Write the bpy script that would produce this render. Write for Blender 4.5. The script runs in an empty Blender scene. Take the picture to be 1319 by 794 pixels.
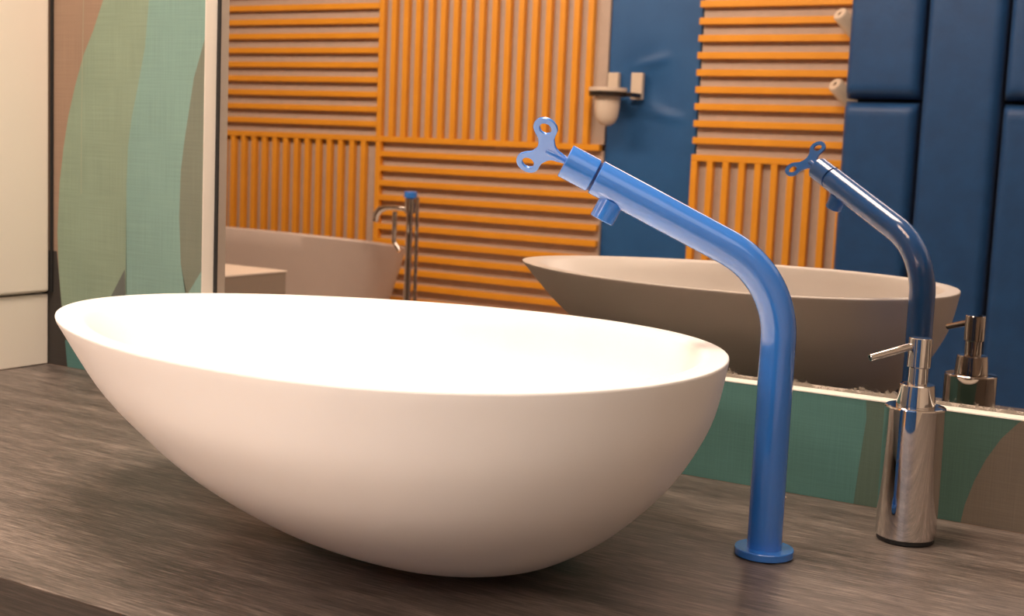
import bpy, bmesh, math
from mathutils import Vector, Matrix
PI = math.pi
C = bpy.context.scene.collection
scene = bpy.context.scene

# ------------------------------------------------------------------ helpers
def tag(o, label=None, cat=None, group=None, kind=None):
    if label: o['label'] = label
    if cat: o['category'] = cat
    if group: o['group'] = group
    if kind: o['kind'] = kind
    return o

def obj(name, bm, mats, parent=None, smooth=False, angle=40):
    me = bpy.data.meshes.new(name)
    bmesh.ops.recalc_face_normals(bm, faces=bm.faces)
    if smooth:
        for f in bm.faces: f.smooth = True
        lim = math.radians(angle)
        for e in bm.edges:
            if len(e.link_faces) == 2 and e.calc_face_angle(0) > lim: e.smooth = False
    bm.to_mesh(me); bm.free()
    for m in (mats if isinstance(mats, (list, tuple)) else [mats]): me.materials.append(m)
    o = bpy.data.objects.new(name, me); C.objects.link(o)
    if parent is not None:
        o.parent = parent
        o.matrix_parent_inverse = Matrix.Translation(-Vector(parent.location))
    return o

def thing(name, label, cat, loc=(0, 0, 0), group=None):
    o = bpy.data.objects.new(name, None); C.objects.link(o)
    o.location = loc; o.empty_display_size = .05
    return tag(o, label, cat, group)

def add_box(bm, lo, hi, bevel=0, seg=2, mi=0):
    r = bmesh.ops.create_cube(bm, size=1)
    vs = r['verts']
    for v in vs:
        v.co = Vector([lo[i] + (v.co[i] + .5) * (hi[i] - lo[i]) for i in range(3)])
    fs = {f for v in vs for f in v.link_faces}
    for f in fs: f.material_index = mi
    if bevel:
        es = list({e for v in vs for e in v.link_edges})
        bmesh.ops.bevel(bm, geom=es, offset=bevel, segments=seg, profile=.5, affect='EDGES')
    return bm

def box(lo, hi, bevel=0, seg=2):
    return add_box(bmesh.new(), lo, hi, bevel, seg)

def add_rings(bm, rings, cap0=True, cap1=True):
    vr = [[bm.verts.new(p) for p in r] for r in rings]
    n = len(vr[0])
    for a, b in zip(vr, vr[1:]):
        for i in range(n):
            bm.faces.new((a[i], a[(i + 1) % n], b[(i + 1) % n], b[i]))
    if cap0: bm.faces.new(vr[0][::-1])
    if cap1: bm.faces.new(vr[-1])
    return bm

def add_lathe(bm, prof, origin=(0, 0, 0), axis=(0, 0, 1), seg=48, cap0=True, cap1=True):
    """prof: (radius, distance along the axis)"""
    ax = Vector(axis).normalized(); o = Vector(origin)
    s = ax.orthogonal().normalized(); t = ax.cross(s)
    rings = [[o + ax * h + (s * math.cos(2 * PI * i / seg) + t * math.sin(2 * PI * i / seg)) * r for i in range(seg)] for r, h in prof]
    return add_rings(bm, rings, cap0, cap1)

def add_sweep(bm, path, rad, seg=32, cap0=True, cap1=True):
    path = [Vector(p) for p in path]
    rads = rad if isinstance(rad, (list, tuple)) else [rad] * len(path)
    rings = []; s = None
    for i, p in enumerate(path):
        t = (path[min(i + 1, len(path) - 1)] - path[max(i - 1, 0)]).normalized()
        if s is None: s = t.orthogonal().normalized()
        s = (s - t * s.dot(t)).normalized(); b = t.cross(s)
        rings.append([p + (s * math.cos(2 * PI * k / seg) + b * math.sin(2 * PI * k / seg)) * rads[i] for k in range(seg)])
    return add_rings(bm, rings, cap0, cap1)

# ------------------------------------------------------------------ materials
def mat(name, col=(.8, .8, .8), rough=.5, metal=0, coat=0, sheen=0, spec=.5):
    m = bpy.data.materials.new(name); m.use_nodes = True
    b = m.node_tree.nodes['Principled BSDF']
    b.inputs['Base Color'].default_value = (*col, 1)
    b.inputs['Roughness'].default_value = rough
    b.inputs['Metallic'].default_value = metal
    b.inputs['Coat Weight'].default_value = coat
    b.inputs['Coat Roughness'].default_value = .05
    b.inputs['Coat IOR'].default_value = 1.65
    b.inputs['Sheen Weight'].default_value = sheen
    b.inputs['Specular IOR Level'].default_value = spec
    return m

def nt(m):
    return m.node_tree.nodes, m.node_tree.links, m.node_tree.nodes['Principled BSDF']

def noise_col(m, cols, scale=(1, 1, 1), nscale=5, detail=4, rough=.6, bump=0, stops=None, dist=.001):
    """object-space noise -> colour ramp -> base colour (+ bump)"""
    N, L, b = nt(m)
    tc = N.new('ShaderNodeTexCoord'); mp = N.new('ShaderNodeMapping'); mp.inputs['Scale'].default_value = scale
    nz = N.new('ShaderNodeTexNoise'); nz.inputs['Scale'].default_value = nscale
    nz.inputs['Detail'].default_value = detail; nz.inputs['Roughness'].default_value = rough
    L.new(tc.outputs['Object'], mp.inputs['Vector']); L.new(mp.outputs['Vector'], nz.inputs['Vector'])
    cr = N.new('ShaderNodeValToRGB'); e = cr.color_ramp.elements
    stops = stops or [.3 + .4 * i / (len(cols) - 1) for i in range(len(cols))]
    while len(e) < len(cols): e.new(.5)
    for i, c in enumerate(cols): e[i].position = stops[i]; e[i].color = (*c, 1)
    L.new(nz.outputs['Fac'], cr.inputs['Fac']); L.new(cr.outputs['Color'], b.inputs['Base Color'])
    if bump:
        bp = N.new('ShaderNodeBump'); bp.inputs['Strength'].default_value = bump; bp.inputs['Distance'].default_value = dist
        L.new(nz.outputs['Fac'], bp.inputs['Height']); L.new(bp.outputs['Normal'], b.inputs['Normal'])
    return nz, cr

def fabric(name, col, var=.08, thread=650., amount=.12, rough=.85):
    """woven cloth: fine crossing threads over a soft blotch"""
    m = mat(name, col, rough, spec=.2); N, L, b = nt(m)
    tc = N.new('ShaderNodeTexCoord')
    def threads(scale):
        mp = N.new('ShaderNodeMapping'); mp.inputs['Scale'].default_value = scale
        nz = N.new('ShaderNodeTexNoise'); nz.inputs['Scale'].default_value = 1; nz.inputs['Detail'].default_value = 2
        L.new(tc.outputs['Object'], mp.inputs['Vector']); L.new(mp.outputs['Vector'], nz.inputs['Vector']); return nz
    a, c, d = threads((thread, 1, 12)), threads((12, 1, thread)), threads((9, 9, 9))
    def math_(op, x, y):
        n = N.new('ShaderNodeMath'); n.operation = op
        for i, q in enumerate((x, y)):
            if hasattr(q, 'is_output'): L.new(q, n.inputs[i])
            else: n.inputs[i].default_value = q
        return n.outputs[0]
    s = math_('ADD', a.outputs['Fac'], c.outputs['Fac'])
    s = math_('MULTIPLY', math_('SUBTRACT', s, 1.0), amount * 2.2)
    s2 = math_('MULTIPLY', math_('SUBTRACT', d.outputs['Fac'], .5), var * 3)
    val = math_('ADD', math_('ADD', s, s2), 1.0)
    hs = N.new('ShaderNodeHueSaturation'); hs.inputs['Color'].default_value = (*col, 1)
    L.new(val, hs.inputs['Value']); L.new(hs.outputs['Color'], b.inputs['Base Color'])
    bp = N.new('ShaderNodeBump'); bp.inputs['Strength'].default_value = .25; bp.inputs['Distance'].default_value = .0006
    L.new(s, bp.inputs['Height']); L.new(bp.outputs['Normal'], b.inputs['Normal'])
    return m

M_ceramic = mat('white_solid_surface', (.86, .83, .80), .42)
noise_col(M_ceramic, [(.85, .82, .79), (.88, .855, .83)], nscale=6)
M_blue = mat('blue_gloss_paint', (.033, .20, .68), .22, coat=1)
M_bluedark = mat('blue_paint_groove', (.008, .035, .16), .5)
M_chrome = mat('chrome', (.78, .76, .75), .035, 1)
noise_col(M_chrome, [(.76, .74, .73), (.8, .78, .77)], nscale=3)
M_black = mat('black_rubber', (.012, .011, .011), .6)
M_cream = mat('cream_lacquer', (.70, .62, .53), .4)
noise_col(M_cream, [(.79, .70, .60), (.82, .73, .63)], nscale=2)
M_white_trim = mat('white_reveal_paint', (.86, .80, .72), .55)
noise_col(M_white_trim, [(.62, .56, .48), (.84, .78, .70), (.88, .83, .75)], scale=(1, 1, 1), nscale=60, detail=5, stops=[.2, .27, .7])
M_orange = mat('orange_lacquer', (.80, .26, .015), .42)
noise_col(M_orange, [(.74, .305, .018), (.80, .345, .024)], nscale=8)
M_back = mat('beige_backing_board', (.46, .36, .28), .7)
noise_col(M_back, [(.46, .37, .305), (.50, .40, .335)], nscale=30)
M_pad = mat('blue_satin_fabric', (.014, .062, .155), .5, sheen=.08)
noise_col(M_pad, [(.0025, .046, .155), (.005, .063, .20)], nscale=14, bump=.15, dist=.01)
M_panel = mat('blue_stretched_fabric', (.022, .105, .26), .5, sheen=.08)
noise_col(M_panel, [(.008, .082, .25), (.014, .104, .30)], nscale=6)
M_beige_metal = mat('beige_painted_fitting', (.66, .56, .45), .4)
M_cup = mat('cream_glass_cup', (.68, .58, .48), .35)
M_dark_metal = mat('dark_metal', (.05, .04, .035), .3, .6)
M_tub = mat('grey_beige_tub', (.44, .37, .33), .5)
noise_col(M_tub, [(.52, .43, .385), (.55, .46, .41)], nscale=3)
M_low = mat('taupe_lacquer', (.30, .24, .19), .5)
noise_col(M_low, [(.29, .23, .185), (.315, .255, .20)], nscale=3)
M_wallpaint = mat('warm_wall_paint', (.60, .52, .44), .8)
noise_col(M_wallpaint, [(.58, .50, .42), (.62, .54, .46)], nscale=4)
M_ceil = mat('ceiling_paint', (.72, .66, .58), .85)
noise_col(M_ceil, [(.70, .64, .56), (.74, .68, .60)], nscale=3)
M_floor = mat('floor_tile', (.6, .55, .5), .4)
noise_col(M_floor, [(.60, .55, .50), (.66, .61, .56)], nscale=5)

def wood(name, cols, rough=.42):
    m = mat(name, cols[1], rough); N, L, b = nt(m)
    tc = N.new('ShaderNodeTexCoord')
    def layer(scale, detail, r, dist=0):
        mp = N.new('ShaderNodeMapping'); mp.inputs['Scale'].default_value = scale
        nz = N.new('ShaderNodeTexNoise'); nz.inputs['Scale'].default_value = 1; nz.inputs['Detail'].default_value = detail
        nz.inputs['Roughness'].default_value = r; nz.inputs['Distortion'].default_value = dist
        L.new(tc.outputs['Object'], mp.inputs['Vector']); L.new(mp.outputs['Vector'], nz.inputs['Vector']); return nz
    g1 = layer((26, 620, 620), 3, .7, .15)       # fine grain along x
    g2 = layer((2.2, 34, 34), 5, .65, .4)        # broad streaks
    mx = N.new('ShaderNodeMix'); mx.data_type = 'FLOAT'; mx.inputs[0].default_value = .36
    L.new(g1.outputs['Fac'], mx.inputs[2]); L.new(g2.outputs['Fac'], mx.inputs[3])
    cr = N.new('ShaderNodeValToRGB'); e = cr.color_ramp.elements
    e.new(.5)
    for i, (p, c) in enumerate(zip((.36, .5, .64), cols)): e[i].position = p; e[i].color = (*c, 1)
    L.new(mx.outputs[0], cr.inputs['Fac']); L.new(cr.outputs['Color'], b.inputs['Base Color'])
    bp = N.new('ShaderNodeBump'); bp.inputs['Strength'].default_value = .35; bp.inputs['Distance'].default_value = .0008
    L.new(g1.outputs['Fac'], bp.inputs['Height']); L.new(bp.outputs['Normal'], b.inputs['Normal'])
    return m
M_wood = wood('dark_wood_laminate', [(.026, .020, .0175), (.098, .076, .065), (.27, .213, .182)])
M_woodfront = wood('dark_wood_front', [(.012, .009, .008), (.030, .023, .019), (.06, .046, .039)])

W_brown = fabric('wallpaper_brown', (0.3248, 0.2184, 0.1512))
W_green = fabric('wallpaper_sage', (0.2513, 0.3275, 0.2361))
W_teal = fabric('wallpaper_teal', (0.2209, 0.3580, 0.3123))
W_olive = fabric('wallpaper_olive_grey', (0.1960, 0.2184, 0.1680))
W_dgrey = fabric('wallpaper_slate', (0.1295, 0.1447, 0.1295))
W_lteal = fabric('wallpaper_light_teal', (0.2437, 0.3808, 0.3275))
W_sea = fabric('wallpaper_sea_green', (0.085, 0.19, 0.172))
W_dolive = fabric('wallpaper_dark_olive', (0.0924, 0.1329, 0.1021))
W_dgreen = fabric('wallpaper_forest', (0.058, 0.106, 0.085))
W_taupe = fabric('wallpaper_taupe', (0.1329, 0.1036, 0.0784))
W_dark = fabric('wallpaper_dark_brown_shade', (0.05, 0.042, 0.036))
W_seam = mat('wallpaper_seam', (.36, .36, .24), .8)

def mirror_mat(z0):
    """silvered glass, the silvering eaten away along the bottom edge"""
    m = mat('mirror_glass', (.455, .405, .37), .0, 1); N, L, b = nt(m)
    tc = N.new('ShaderNodeTexCoord'); sp = N.new('ShaderNodeSeparateXYZ'); L.new(tc.outputs['Object'], sp.inputs[0])
    nz = N.new('ShaderNodeTexNoise'); nz.inputs['Scale'].default_value = 70; nz.inputs['Detail'].default_value = 7; nz.inputs['Roughness'].default_value = .7
    L.new(tc.outputs['Object'], nz.inputs['Vector'])
    h = N.new('ShaderNodeMapRange'); h.inputs[1].default_value = z0; h.inputs[2].default_value = z0 + .022
    h.inputs[3].default_value = .30; h.inputs[4].default_value = -.25; L.new(sp.outputs['Z'], h.inputs[0])
    ad = N.new('ShaderNodeMath'); ad.operation = 'ADD'; L.new(h.outputs[0], ad.inputs[0]); L.new(nz.outputs['Fac'], ad.inputs[1])
    th = N.new('ShaderNodeMapRange'); th.inputs[1].default_value = .62; th.inputs[2].default_value = .74; L.new(ad.outputs[0], th.inputs[0])
    dif = N.new('ShaderNodeBsdfDiffuse'); dif.inputs['Color'].default_value = (.25, .215, .18, 1)
    mx = N.new('ShaderNodeMixShader'); L.new(th.outputs[0], mx.inputs[0]); L.new(b.outputs[0], mx.inputs[1]); L.new(dif.outputs[0], mx.inputs[2])
    L.new(mx.outputs[0], N['Material Output'].inputs['Surface'])
    return m

# ------------------------------------------------------------------ room shell
REC = .0218             # depth of the mirror recess
JX, LZ = -.9262, .1094  # left reveal, sill height
ZF, ZC = -.72, 1.80     # floor, ceiling (counter top is z = 0)
X0, X1, YB = -4.7, 2.2, -3.2

def struct(name, bm, m, **k):
    return tag(obj(name, bm, m, **k), kind='structure')

struct('floor', box((X0, YB - .1, ZF - .05), (X1, .15, ZF)), M_floor)
struct('ceiling', box((X0, YB - .1, ZC), (X1, .15, ZC + .05)), M_ceil)
struct('wall_left', box((X0 - .05, YB - .1, ZF), (X0, .15, ZC)), M_wallpaint)
struct('wall_right', box((X1, YB - .1, ZF), (X1 + .05, .15, ZC)), M_wallpaint)
struct('wall_rear', box((X0, YB - .1, ZF), (X1, YB, ZC)), M_wallpaint)

# wallpapered wall with the recess for the mirror: a slab in pieces round the opening + the printed shapes
bm = bmesh.new()
add_box(bm, (X0, 0, ZF), (JX, .15, ZC))
add_box(bm, (JX, 0, ZF), (X1, .15, LZ))
add_box(bm, (JX, REC + .006, LZ), (X1, .15, ZC))
wall_mats = [W_brown, W_green, W_teal, W_olive, W_dgrey, W_lteal, W_sea, W_dolive, W_dgreen, W_taupe, W_dark, W_seam]
def patch(pts, mi, lift):
    f = bm.faces.new([bm.verts.new((x, -lift, z)) for x, z in pts]); f.material_index = mi
patch([(-1.30, 0), (-1.05, 0), (-1.05, .075), (-1.2037, .083), (-1.2150, .17), (-1.30, .17)], 10, .0001)  # dark brown print, with the shade beside the cabinet painted in
patch([(-1.0840, .6775), (-1.1209, .5314), (-1.1409, .4886), (-1.1597, .4561), (-1.1771, .4121), (-1.1915, .3675), (-1.2012, .3225), (-1.2093, .2714), (-1.2141, .1972), (-1.2106, .1401), (-1.2037, .0831), (-1.1936, .0552), (-1.0695, .0685), (-1.0719, .2728), (-1.0694, .3272), (-1.0623, .3706), (-1.0507, .4136), (-1.0379, .4667), (-1.0313, .5296), (-1.0144, .6733)], 1, .0002)
patch([(-1.0144, .6733), (-1.0313, .5296), (-1.0379, .4667), (-1.0507, .4136), (-1.0623, .3706), (-1.0694, .3272), (-1.0719, .2728), (-1.0710, .0627), (-.9533, .0755), (-.9543, .1316), (-.9653, .1715), (-.9693, .2354), (-.9675, .2992), (-.9611, .3416), (-.9454, .4253), (-.9267, .4766), (-.9264, .6677)], 2, .0002)
patch([(-.9264, .6677), (-.9267, .4766), (-.9454, .4253), (-.9611, .3416), (-.9675, .2992), (-.9693, .2354), (-.9653, .1715), (-.9542, .1240), (-.9264, .1110)], 3, .0002)
patch([(-1.0736, .1550), (-1.1014, .1135), (-1.1216, .0572), (-1.0695, .0629)], 4, .0003)
patch([(-.9264, .1650), (-.9542, .1273), (-.9753, .0731), (-.9264, .0789)], 5, .0003)
patch([(-1.1969, .0398), (-1.1917, 0), (-1.1243, 0), (-1.1539, .0365)], 6, .0003)
patch([(-1.0695, .0685), (-.9264, .0968), (-.9264, LZ), (-.0094, LZ), (-.0078, .0900), (-.0111, .0490), (-.0143, 0), (-1.0423, 0)], 6, .0002)
patch([(-.0094, LZ), (-.0078, .0900), (-.0111, .0490), (-.0145, 0), (.0247, 0), (.0241, LZ)], 7, .0002)
patch([(.0241, LZ), (.0187, .0537), (.0233, 0), (.0927, 0), (.0955, .0189), (.1024, .0436), (.1115, .0668), (.1241, .0896), (.1384, .1070), (.1420, LZ)], 8, .0002)
patch([(.1420, LZ), (.1384, .1070), (.1241, .0896), (.1115, .0668), (.1024, .0436), (.0955, .0189), (.0927, 0), (X1, 0), (X1, LZ)], 9, .0002)
patch([(-1.1587, .6820), (-1.1608, .5322), (-1.1640, .3682), (-1.1642, .2569), (-1.1633, .2570), (-1.1631, .3682), (-1.1599, .5321), (-1.1578, .6819)], 11, .0004)
struct('wall_front', bm, wall_mats)

# white reveals of the recess
struct('trim_1', box((JX, -.0006, LZ), (X1, REC + .006, LZ + .0012)), M_white_trim)
struct('trim_2', box((JX, -.0006, LZ + .0012), (JX + .0012, REC + .006, ZC)), mat('white_jamb_paint', (.86, .78, .69), .55))

mirror = thing('wall_mirror', 'large wall mirror in the recess behind the basin, worn silvering along its bottom edge', 'mirror', (.2, REC, LZ))
obj('glass', box((JX + .0075, REC, LZ + .0014), (X1 - .01, REC + .005, ZC - .01)), mirror_mat(LZ), mirror)
obj('edge_strip', box((JX + .0014, REC - .001, LZ + .0014), (JX + .0072, REC + .005, ZC - .01)), M_black, mirror)

# ------------------------------------------------------------------ counter, cabinet
YC = -.67
ct = box((-2.0, YC, -.085), (1.6, -.0008, 0), .0015, 2)
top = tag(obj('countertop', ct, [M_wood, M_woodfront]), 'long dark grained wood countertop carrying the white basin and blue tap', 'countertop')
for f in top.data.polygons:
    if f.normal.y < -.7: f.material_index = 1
vc = thing('vanity_cabinet', 'dark wood vanity cabinet under the countertop', 'cabinet', (0, -.3, ZF))
obj('carcass', box((-1.95, YC + .06, ZF), (1.55, -.001, -.0852)), M_woodfront, vc)
for i in range(4):
    x = -1.94 + i * .875
    d = obj('door', box((x, YC + .04, ZF + .08), (x + .865, YC + .0598, -.09), .002), M_woodfront, vc)
    obj('handle', box((x + .38, YC + .028, -.14), (x + .50, YC + .0398, -.125), .003), M_dark_metal, d)

CX = -1.2414
cab = thing('storage_cabinet', 'tall cream cabinet with rounded door edge standing at the left end of the countertop', 'cabinet', (-1.5, -.14, .0005))
obj('base_box', box((-1.95, -.27, .0005), (-1.232, -.002, .1055), .0015), M_cream, cab)
obj('carcass', box((-1.95, -.268, .1056), (-1.251, -.001, 1.4)), M_cream, cab)
obj('door', box((-1.2508, -.272, .1085), (-1.2262, -.004, 1.4), .005, 4), M_cream, cab)

obj('shadow_gap_strip', box((-1.2262, -.0035, .1085), (-1.2218, -.0008, 1.39)), M_black, cab)  # black strip standing in for the shade between door and wall

# ------------------------------------------------------------------ basin
def pchip(T, y, t):
    n = len(T); h = [T[i + 1] - T[i] for i in range(n - 1)]; d = [(y[i + 1] - y[i]) / h[i] for i in range(n - 1)]
    m = [d[0]] + [0 if d[i - 1] * d[i] <= 0 else 2 / (1 / d[i - 1] + 1 / d[i]) for i in range(1, n - 1)] + [d[-1]]
    k = max(i for i in range(n - 1) if T[i] <= t) if t < 1 else n - 2
    s = (t - T[k]) / h[k]
    return (1 + 2 * s) * (1 - s) ** 2 * y[k] + s * (1 - s) ** 2 * h[k] * m[k] + s * s * (3 - 2 * s) * y[k + 1] + s * s * (s - 1) * h[k] * m[k + 1]
BX, BY, TH, BA, BB, BE, BH, U0, SQ = -.3422, -.4010, .0072, .3195, .2369, .1781, .1838, .1446, .9446
TT = [0, .08, .25, .5, .75, 1.]
GL = [.226, .424, .617, .756, .888, 1.]; GR = [.114, .344, .598, .821, .943, 1.]; GW = [.109, .425, .65, .875, .982, 1.]
def basin_ring(t, z, il=0, ir=0, iw=0, seg=128):
    """one horizontal egg-shaped section; il / ir / iw draw it in from the outer wall"""
    uL = U0 - (U0 + BA) * pchip(TT, GL, t) + il; uR = U0 + (BA - U0) * pchip(TT, GR, t) - ir; w = BB * pchip(TT, GW, t) - iw
    out = []
    for i in range(seg):
        a = 2 * PI * i / seg; c, s = math.cos(a), math.sin(a)
        c2 = math.copysign(abs(c) ** SQ, c)
        u = (uL + uR) / 2 + (uR - uL) / 2 * c2; v = w * s * (1 + BE * c)
        out.append((BX + u * math.cos(TH) - v * math.sin(TH), BY + u * math.sin(TH) + v * math.cos(TH), z))
    return out
Z0 = .0006
rings = []
for k in range(31):
    t = (k / 30) ** 1.6 * .985
    rings.append(basin_ring(t, Z0 + t * BH))
for (t, z, q) in ((.993, .996, .0005), (.998, .999, .0014), (1, 1, .003)):
    rings.append(basin_ring(t, Z0 + z * BH, q, q, q))
for (z, l, r, w) in ((1.0, .026, .016, .011), (.9985, .031, .019, .0135), (.993, .035, .022, .0155), (.98, .038, .024, .0165)):
    rings.append(basin_ring(1.0 if z > .99 else z, Z0 + z * BH, l, r, w))
for k in range(1, 25):
    t = .97 - (.97 - .12) * (k / 24) ** .75
    rings.append(basin_ring(max(t, .05), Z0 + t * BH, .038, .024, .017))
last = rings[-1]; cx = sum(p[0] for p in last) / len(last); cy = sum(p[1] for p in last) / len(last)
for q in (.8, .5, .25, .1):
    rings.append([(cx + (p[0] - cx) * q, cy + (p[1] - cy) * q, last[0][2] - .006 * (1 - q)) for p in last])
basin = tag(obj('vessel_basin', add_rings(bmesh.new(), rings), M_ceramic, smooth=True, angle=50), 'big white egg-shaped vessel basin standing on the dark wood counter', 'basin')
bm = add_lathe(bmesh.new(), [(.021, 0), (.021, .002), (.017, .0035), (.006, .004)], (cx, cy, last[0][2] - .0055))
obj('drain', bm, M_chrome, basin, smooth=True)

# ------------------------------------------------------------------ blue tap
TX, TY, TR = -.0269, -.2309, .0154
D2 = Vector((-.875, -.484, 0)).normalized(); NV = Vector((.484, -.875, 0)).normalized()
AX = (D2 * .9026 + Vector((0, 0, .4305))).normalized(); UP = (Vector((0, 0, .9026)) - D2 * .4305).normalized()
base = Vector((TX, TY, 0)); K = base + Vector((0, 0, .2483))          # K: where pole and arm axes meet
tap = thing('basin_tap', 'tall bright blue bent-pipe tap with key-shaped handle beside the basin', 'tap', (TX, TY, .0006))
bm = add_lathe(bmesh.new(), [(.0250, 0), (.0261, .0008), (.0261, .0062), (.0256, .0070), (.0155, .0070)], base + Vector((0, 0, .0006)))
obj('base_flange', bm, M_blue, tap, smooth=True, angle=20)
RB = .086; ang = math.acos(AX.z); tl = RB * math.tan(ang / 2)
path = [base + Vector((0, 0, z)) for z in (.0072, .04, .08, .12, .16)] + [K - Vector((0, 0, tl + q)) for q in (.012, .006, .003, 0)]
cen = K - Vector((0, 0, tl)) + D2 * RB
for i in range(1, 25):
    a = ang * i / 24
    path.append(cen - D2 * (RB * math.cos(a)) + Vector((0, 0, RB * math.sin(a))))
END = .1826
path += [K + AX * (tl + (END - .0006 - tl) * q) for q in (.03, .06, .12, .35, .7, .97, 1)] + [K + AX * END]
obj('pipe', add_sweep(bmesh.new(), path, [TR] * (len(path) - 1) + [TR - .0006], 64), M_blue, tap, smooth=True, angle=30)
bm = add_lathe(bmesh.new(), [(TR - .0022, END + .0001), (TR - .0022, END + .0021)], K, AX)
obj('groove', bm, M_bluedark, tap, smooth=True, angle=20)
bm = add_lathe(bmesh.new(), [(TR - .0010, END + .0022), (TR - .0004, END + .0028), (TR - .0004, .2116), (TR - .0010, .2124)], K, AX)
obj('cap', bm, M_blue, tap, smooth=True, angle=20)
nz0 = K + AX * .161
bm = add_lathe(bmesh.new(), [(.0108, .0125), (.0108, .0300), (.0103, .0306), (.0088, .0306), (.0086, .024), (.002, .0235)], nz0, -UP)
obj('spout', bm, M_blue, tap, smooth=True, angle=20)
obj('set_screw', add_lathe(bmesh.new(), [(.0022, 0), (.0022, .0012), (.0012, .0016)], base + Vector((.0125, .0085, .053)), (.83, .56, 0), 16), M_chrome, tap, smooth=True, angle=20)
# key handle: flat plate with two rings, its plane holds the arm's axis
KD = (NV * .029 + UP * .0336).normalized(); KN = AX.cross(KD).normalized()
HUB = K + AX * .2300
ringc = [(.0103, .0215), (.0103, -.0215)]; RO, RH, TK = .0107, .0054, .0026
def inside(x, y):
    v = 0
    d = min(math.hypot(x - a, y - b) for a, b in ringc) - RO
    def seg(ax, ay, bx, by, r0, r1):
        t = max(0, min(1, ((x - ax) * (bx - ax) + (y - ay) * (by - ay)) / ((bx - ax) ** 2 + (by - ay) ** 2)))
        return math.hypot(x - ax - t * (bx - ax), y - ay - t * (by - ay)) - (r0 + t * (r1 - r0))
    ds = [d] + [seg(0, 0, a, b, .0076, .0066) for a, b in ringc] + [seg(0, 0, -.0165, 0, .0076, .0036)]
    k = 900
    return -math.log(sum(math.exp(-k * q) for q in ds)) / k
outl = []
for i in range(220):
    a = 2 * PI * i / 220; lo = 0; r = .045
    while r > .002 and inside(r * math.cos(a), r * math.sin(a)) > 0: r -= .0001
    outl.append((max(r * math.cos(a), -.0176), r * math.sin(a)))
cu = bpy.data.curves.new('key_outline', 'CURVE'); cu.dimensions = '2D'; cu.fill_mode = 'BOTH'
def spl(pts):
    s = cu.splines.new('POLY'); s.points.add(len(pts) - 1); s.use_cyclic_u = True
    for p, q in zip(s.points, pts): p.co = (q[0], q[1], 0, 1)
spl(outl)
for a, b in ringc: spl([(a + RH * math.cos(-2 * PI * i / 40), b + RH * math.sin(-2 * PI * i / 40)) for i in range(40)])
cu.extrude = TK / 2 - .0003; cu.bevel_depth = .0003; cu.bevel_resolution = 1; cu.offset = -.0003
tmp = bpy.data.objects.new('key_curve', cu); C.objects.link(tmp)
me = bpy.data.meshes.new_from_object(tmp.evaluated_get(bpy.context.evaluated_depsgraph_get()))
bpy.data.objects.remove(tmp); bpy.data.curves.remove(cu)
bm = bmesh.new(); bm.from_mesh(me); bpy.data.meshes.remove(me)
bm.transform(Matrix((( AX.x, KD.x, KN.x, HUB.x), (AX.y, KD.y, KN.y, HUB.y), (AX.z, KD.z, KN.z, HUB.z), (0, 0, 0, 1))))
bmesh.ops.remove_doubles(bm, verts=bm.verts, dist=1e-6)
key = obj('key_handle', bm, M_blue, tap)
obj('stem', add_lathe(bmesh.new(), [(.0032, .2125), (.0032, .2300), (.0022, .2312)], K, AX, 24), M_blue, key, smooth=True)

# ------------------------------------------------------------------ soap dispenser
SX, SY = .0631, -.0975
sb = Vector((SX, SY, .0006))
soap = thing('soap_dispenser', 'shiny chrome cylindrical soap dispenser with pump, right of the blue tap', 'soap dispenser', sb)
obj('base_ring', add_lathe(bmesh.new(), [(.0258, 0), (.0262, .0005), (.0262, .0040)], sb), M_black, soap, smooth=True, angle=14)
obj('body', add_lathe(bmesh.new(), [(.0268, .0041), (.0275, .0050), (.0275, .1255), (.0271, .1268), (.0262, .1274), (.0170, .1276)], sb, seg=96), M_chrome, soap, smooth=True, angle=14)
obj('collar', add_lathe(bmesh.new(), [(.0176, .1277), (.0176, .1290), (.0160, .1465), (.0154, .1476), (.0090, .1478)], sb, seg=64), M_chrome, soap, smooth=True, angle=14)
ph = obj('pump_head', add_lathe(bmesh.new(), [(.0088, .1479), (.0088, .1630), (.0104, .1636), (.0106, .1642), (.0106, .1900), (.0101, .1908), (.002, .1910)], sb, seg=64), M_chrome, soap, smooth=True, angle=14)
hd = sb + Vector((0, 0, .1850)); tip = Vector((.0272, -.1331, .1724))
ax = (tip - hd).normalized()
L_ = (tip - hd).length
obj('pump_nozzle', add_lathe(bmesh.new(), [(.0033, .0100), (.0033, L_ - .0004), (.0030, L_), (.0021, L_), (.0020, L_ - .006), (.0005, L_ - .0062)], hd, ax, 32), M_chrome, ph, smooth=True, angle=14)

# ------------------------------------------------------------------ far side of the room (seen in the mirror)
def Y(v): return 2 * REC - v            # distance behind the glass -> place in the room
YW = Y(3.2)                             # face of the backing boards
def slat_panel(label, x0, x1, z0, z1, horiz, start, border, over=0):
    t = thing('slatted_wall_panel', label, 'wall panel', ((x0 + x1) / 2, YW, z0), 'orange slatted wall panels')
    obj('backing_board', box((x0 + over, YB + .0005, z0), (x1, YW, z1)), M_back, t)
    bm = bmesh.new(); w, p, dpt = .024, .0610, .026
    if horiz:
        z = start
        while z + w / 2 < z1:
            if z - w / 2 > z0 - .012: add_box(bm, (x0, YW, z - w / 2), (x1 - .002, YW + dpt, z + w / 2), .0015, 1)
            z += p
    else:
        x = start
        while x + w / 2 < x1 + .001:
            add_box(bm, (x - w / 2, YW, z0), (x + w / 2, YW + dpt, z1), .0015, 1)
            x += p
    obj('slats', bm, M_orange, t)
    if border:
        bm = bmesh.new()
        for lo, hi in border: add_box(bm, (lo[0], YW, lo[1]), (hi[0], YW + dpt + .001, hi[1]), .0015, 1)
        obj('frame_strip', bm, M_orange, t)
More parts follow.
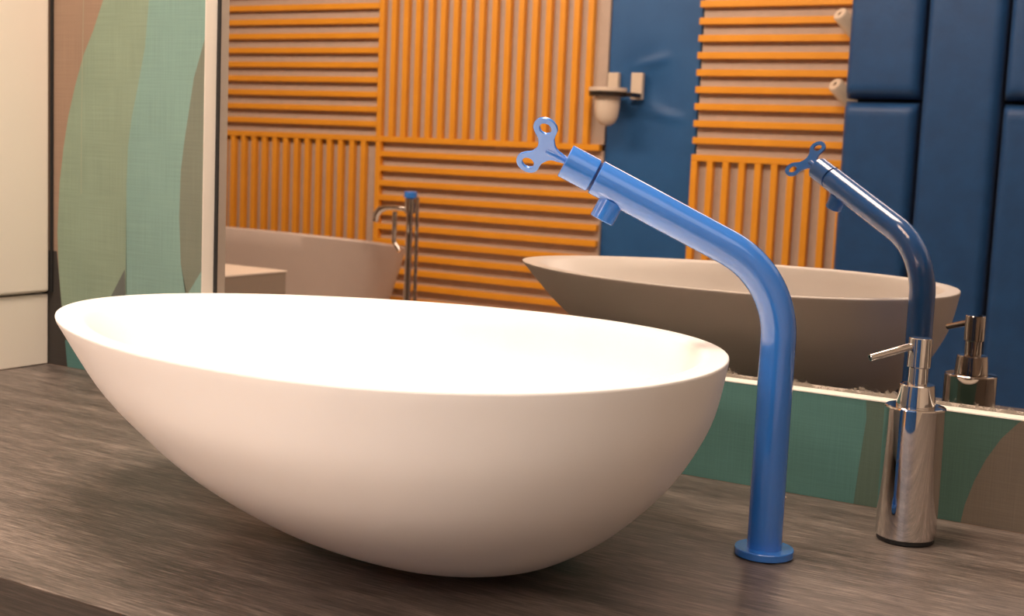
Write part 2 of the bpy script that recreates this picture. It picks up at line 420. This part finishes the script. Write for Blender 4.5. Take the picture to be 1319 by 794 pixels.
XA, XB, XM = -4.2, -2.993, -1.948
ZS = .369
slat_panel('orange horizontal slats on beige board, upper far left in the mirror', XA, XB - .012, ZS + .012, ZC - .002, True, ZS + .061, None)
slat_panel('orange vertical slats on beige board, upper panel left of the hanging tumbler', XB - .012, XM, ZS + .012, ZC - .002, False, XB + .061, [((XB - .012, ZS - .012), (XB + .012, ZC - .002)), ((XB + .012, ZS - .012), (XM - .006, ZS + .012))])
slat_panel('orange vertical slats behind the bathtub, lower left in the mirror', XA, XB - .012, ZF + .1, ZS - .012, False, XA + .03, [((XA, ZS - .012), (XB - .012, ZS + .012))])
slat_panel('orange horizontal slats behind the floor-standing bath filler, low in the mirror', XB - .012, XM, ZF + .1, ZS - .012, True, ZS - .061 * 17, [((XB - .012, ZF + .1), (XB + .012, ZS - .012))])
ZG = .347
slat_panel('orange horizontal slats between the blue panel and blue padding', -1.575, -.96, ZG + .012, ZC - .002, True, ZG + .0625, None, .008)
slat_panel('orange vertical slats between blue panel and blue padding, lower panel', -1.575, -.96, ZF + .1, ZG - .012, False, -1.575 + .012 + .061, [((-1.575, ZG - .012), (-.962, ZG + .012)), ((-1.575, ZF + .1), (-1.575 + .024, ZG - .012))])

# blue stretched-cloth panel with gathers round the fitting
def cloth_panel():
    bm = bmesh.new(); nx, nz = 48, 170; x0, x1, z0, z1 = XM + .003, -1.578, ZF + .1, ZC - .004
    gat = [(-1.84, .675, -1.68, .715), (-1.80, .515, -1.60, .48)]
    g = []
    for j in range(nz + 1):
        row = []
        for i in range(nx + 1):
            x = x0 + (x1 - x0) * i / nx; z = z0 + (z1 - z0) * j / nz; y = YW - .010
            for ax_, az, bx_, bz in gat:
                ln = math.hypot(bx_ - ax_, bz - az); t = ((x - ax_) * (bx_ - ax_) + (z - az) * (bz - az)) / ln / ln
                d = ((z - az) * (bx_ - ax_) - (x - ax_) * (bz - az)) / ln
                if -.1 < t < 1: y += .008 * math.exp(-(d / .016) ** 2) * max(0, math.sin(PI * (t + .1) / 1.1))
            y -= .016 * math.exp(-((x + 1.79) / .09) ** 2 - ((z - .585) / .10) ** 2)
            row.append(bm.verts.new((x, max(y, YB + .004), z)))
        g.append(row)
    for j in range(nz):
        for i in range(nx): bm.faces.new((g[j][i], g[j][i + 1], g[j + 1][i + 1], g[j + 1][i]))
    r = bmesh.ops.extrude_face_region(bm, geom=list(bm.faces))
    for v in r['geom']:
        if isinstance(v, bmesh.types.BMVert): v.co.y = YB + .001
    return bm
tag(obj('fabric_wall_panel', cloth_panel(), M_panel, smooth=True), 'flat blue cloth wall panel between the orange slats, tumbler holder fixed on it', 'wall panel')

# padded blue wall: cushions in columns
def cushion(x0, x1, z0, z1, label):
    yb, yf = Y(3.045), Y(2.90)
    bm = bmesh.new(); nx, nz = 24, max(16, int((z1 - z0) * 60)); g = []
    rx = .030
    def prof(d): return 1 - (1 - min(1, d / rx)) ** 2.2
    for j in range(nz + 1):
        row = []
        for i in range(nx + 1):
            a = i / nx; c = j / nz
            a = .5 - .5 * math.cos(PI * a) if True else a
            x = x0 + (x1 - x0) * a; cc = .5 - .5 * math.cos(PI * c) if z1 - z0 < .5 else c
            z = z0 + (z1 - z0) * cc
            dx = min(x - x0, x1 - x); dz = min(z - z0, z1 - z)
            bul = prof(dx) * prof(dz)
            row.append(bm.verts.new((x, yf - .05 + .05 * max(0, bul) ** .5, z)))
        g.append(row)
    for j in range(nz):
        for i in range(nx): bm.faces.new((g[j][i], g[j][i + 1], g[j + 1][i + 1], g[j + 1][i]))
    r = bmesh.ops.extrude_face_region(bm, geom=list(bm.faces))
    for v in r['geom']:
        if isinstance(v, bmesh.types.BMVert): v.co.y = yb + .0005
    o = obj('wall_cushion', bm, M_pad, smooth=True, angle=60)
    tag(o, label, 'wall cushion', 'blue padded wall cushions')
xs = [-.952 + .2455 * i for i in range(9)]
pos = ['first column, nearest the orange slats', 'second column from the orange slats', 'third column from the orange slats', 'fourth column from the orange slats', 'fifth column from the orange slats', 'sixth column from the orange slats', 'seventh column from the orange slats', 'eighth column from the orange slats']
for i in range(8):
    a, b = xs[i] + .005, xs[i + 1] - .005
    if i % 2 == 0:
        cushion(a, b, .559, ZC - .01, 'blue padded wall cushion above the seam, ' + pos[i])
        cushion(a, b, ZF + .03, .549, 'blue padded wall cushion below the seam, ' + pos[i])
    else:
        cushion(a, b, ZF + .03, ZC - .01, 'full-height blue padded wall cushion, ' + pos[i])
bk = box((xs[0] + .012, YB + .001, ZF + .001), (xs[8] - .01, Y(3.046), ZC - .003))
tag(obj('padding_backboard', bk, M_black), 'dark backing board behind the blue wall cushions', 'wall panel')

# pegs on the slatted panel beside the padding
for (z, lab) in ((.575, 'pale slanted wall peg by the blue padding, lower of two'), (.808, 'pale slanted wall peg by the blue padding, upper of two')):
    root = Vector((-.975, YW + .001, z - .05)); tipp = Vector((-1.033, Y(3.085), z + .038))
    a = (tipp - root).normalized(); L_ = (tipp - root).length
    bm = add_lathe(bmesh.new(), [(.026, .012), (.026, L_ - .006), (.022, L_), (.008, L_), (.007, L_ - .012), (.001, L_ - .0125)], root, a, 32)
    tag(obj('wall_peg', bm, M_beige_metal, smooth=True), lab, 'wall peg', 'pale wall pegs')

# tumbler holder on the blue panel
HY = Y(3.12); hx, hz = -1.887, .571
th = thing('tumbler_holder', 'wall bracket with two pale plates and dark round ring on the blue panel', 'tumbler holder', (-1.80, YW - .015, hz))
for x0, x1, z0, z1 in ((-1.940, -1.896, .575, .652), (-1.842, -1.796, .553, .652)):
    obj('mounting_plate', box((x0, YW - .012, z0), (x1, YW + .012, z1), .003), M_beige_metal, th)
ry = HY + .02
bm = add_lathe(bmesh.new(), [(.058, -.012), (.070, -.012), (.071, .004), (.058, .004), (.058, -.012)], (hx - .004, ry, hz), seg=48, cap0=False, cap1=False)
obj('ring', bm, M_dark_metal, th, smooth=True)
obj('arm', box((-1.832, ry - .03, hz - .012), (-1.796, ry - .005, hz + .004), .002), M_dark_metal, th)
obj('arm_bracket', box((-1.814, YW + .0125, hz - .012), (-1.796, ry - .0301, hz + .004), .002), M_dark_metal, th)
cup = [(.002, -.121), (.018, -.118), (.032, -.108), (.041, -.090), (.0455, -.066), (.0475, -.030), (.0485, .0045), (.070, .0046), (.071, .010), (.070, .019), (.047, .019), (.046, -.03), (.042, -.07), (.027, -.10), (.002, -.112)]
tag(obj('tumbler', add_lathe(bmesh.new(), cup, (hx - .004, ry, hz), seg=48), M_cup, smooth=True), 'cream round-bottomed tumbler hanging in the wall holder', 'tumbler')

# bathtub: tapering walls, its rim falling away to the rear
tcx, tlen, twd, TZ = -3.50, .90, .30, .000
tcy = Y(2.45 + twd)
def tub_ring(z, f, g, inset=0, tilt=1):
    out = []
    for i in range(96):
        a = 2 * PI * i / 96; c, s = math.cos(a), math.sin(a)
        u = math.copysign(abs(c) ** .65, c) * (tlen * f - inset); v = math.copysign(abs(s) ** .65, s) * (twd * g - inset)
        out.append((tcx + u, tcy + v, z - tilt * .078 * (1 - v / twd) / 2))
    return out
rg = []
for k in range(13):
    q = k / 12; z = ZF + .001 + (TZ - ZF) * q
    rg.append(tub_ring(z, .70 + .30 * q ** .75, .62 + .38 * q ** .75, 0, q))
rg += [tub_ring(TZ + .008, 1, 1, .004), tub_ring(TZ + .010, 1, 1, .010), tub_ring(TZ + .010, 1, 1, .020), tub_ring(TZ + .004, 1, 1, .026)]
for k in range(1, 9):
    q = 1 - k / 8; rg.append(tub_ring(ZF + .12 + (TZ - ZF - .12) * q, .72 + .28 * q ** .6, .64 + .36 * q ** .6, .03, q))
tag(obj('bathtub', add_rings(bmesh.new(), rg), M_tub, smooth=True), 'freestanding pale grey bathtub in front of the orange slats', 'bathtub')

# floor-standing bath filler
fx, fy = -2.385, Y(2.56)
ff = thing('bath_filler', 'chrome floor-standing bath filler with blue knob at the end of the bathtub', 'tap', (fx, fy, ZF))
obj('floor_plate', add_lathe(bmesh.new(), [(.07, .001), (.07, .012), (.02, .014)], (fx, fy, ZF)), M_chrome, ff, smooth=True)
obj('column', add_sweep(bmesh.new(), [(fx, fy, ZF + .0145), (fx, fy, .105)], .013, 32), M_chrome, ff, smooth=True)
obj('hose_tube', add_sweep(bmesh.new(), [(fx + .038, fy, ZF + .02), (fx + .030, fy, .165)], .007, 16), M_chrome, ff, smooth=True)
obj('valve_body', add_lathe(bmesh.new(), [(.020, .1055), (.020, .158), (.012, .160)], (fx, fy, 0)), M_chrome, ff, smooth=True)
obj('knob', add_lathe(bmesh.new(), [(.024, .1605), (.024, .180), (.02, .184)], (fx, fy, 0)), M_blue, ff, smooth=True)
sp = [(fx - .02, fy, .120), (fx - .07, fy, .122), (fx - .105, fy, .120), (fx - .130, fy, .112), (fx - .148, fy, .094), (fx - .152, fy, .066)]
obj('spout', add_sweep(bmesh.new(), sp, [.009, .009, .010, .014, .014, .012], 24), M_chrome, ff, smooth=True)
obj('hand_shower', add_sweep(bmesh.new(), [(fx - .045, fy + .03, .11), (fx - .045, fy + .03, .0), (fx - .02, fy + .03, -.03)], .009, 16), M_chrome, ff, smooth=True)

# low cream cabinet whose corner shows at the left of the mirror
lc = thing('low_cabinet', 'low cream cabinet with a flat top, its corner showing left in the mirror', 'cabinet', (-2.4, Y(1.3), ZF))
obj('top', box((-2.75, Y(1.6), -.030), (-2.133, Y(.95), -.0255), .001), M_cream, lc)
obj('carcass', box((-2.748, Y(1.598), ZF), (-2.135, Y(.952), -.0305), .002), M_low, lc)

# ------------------------------------------------------------------ light
def area(name, loc, tgt, size, power, col=(1, .80, .58), sy=None, spread=None):
    d = bpy.data.lights.new(name, 'AREA'); d.size = size; d.energy = power; d.color = col
    if sy: d.shape = 'RECTANGLE'; d.size_y = sy
    if spread: d.spread = spread
    o = bpy.data.objects.new(name, d); C.objects.link(o); o.location = loc
    o.rotation_euler = (Vector(tgt) - Vector(loc)).to_track_quat('-Z', 'Y').to_euler()
WARM = (1, .85, .71)
area('downlight_basin', (-.45, -.55, 1.74), (-.38, -.45, 0), .6, 37, (1, .84, .68))
area('fill_front', (-.5, -2.75, 1.74), (-.4, -.5, .1), 1.3, 74, (1, .82, .72))  # added soft fill from behind the camera for the basin's front
area('fill_side', (.75, -1.3, 1.74), (-.9, -.4, .2), 1.6, 9, WARM)  # added weak fill from the right, brightens the cabinet face
area('downlight_slats', (-2.9, -1.5, 1.76), (-2.9, -3.2, .2), 1.6, 90, WARM, sy=.3)
area('downlight_tumbler', (-1.3, -1.5, 1.76), (-1.4, -3.2, .2), 1.0, 66, WARM, sy=.3)
area('downlight_padding', (.3, -2.0, 1.76), (.2, -3.0, .2), .9, 27, WARM, sy=.25)

w = bpy.data.worlds.new('World'); scene.world = w; w.use_nodes = True
w.node_tree.nodes['Background'].inputs['Color'].default_value = (1, .82, .64, 1)
w.node_tree.nodes['Background'].inputs['Strength'].default_value = .1

# ------------------------------------------------------------------ camera
f, yaw, pitch, roll = 1701.3155, .5333, -.1192, .0431
cy_, sy_, cp, sp_ = math.cos(yaw), math.sin(yaw), math.cos(pitch), math.sin(pitch)
F = Vector((-sy_ * cp, cy_ * cp, sp_)); R = Vector((cy_, sy_, 0)); U = R.cross(F)
R2 = R * math.cos(roll) + U * math.sin(roll); U2 = U * math.cos(roll) - R * math.sin(roll)
cd = bpy.data.cameras.new('Camera'); cam = bpy.data.objects.new('Camera', cd); C.objects.link(cam)
cam.matrix_world = Matrix(((R2.x, U2.x, -F.x, .3511), (R2.y, U2.y, -F.y, -1.3277), (R2.z, U2.z, -F.z, .3470), (0, 0, 0, 1)))
cd.sensor_width = 36; cd.lens = f * 36 / 1319; cd.clip_start = .02
cd.dof.use_dof = True; cd.dof.focus_distance = 1.22; cd.dof.aperture_fstop = 13
scene.camera = cam
scene.view_settings.view_transform = 'Standard'
scene.view_settings.look = 'None'
scene.view_settings.exposure = 0
scene.cycles.max_bounces = 10; scene.cycles.glossy_bounces = 6
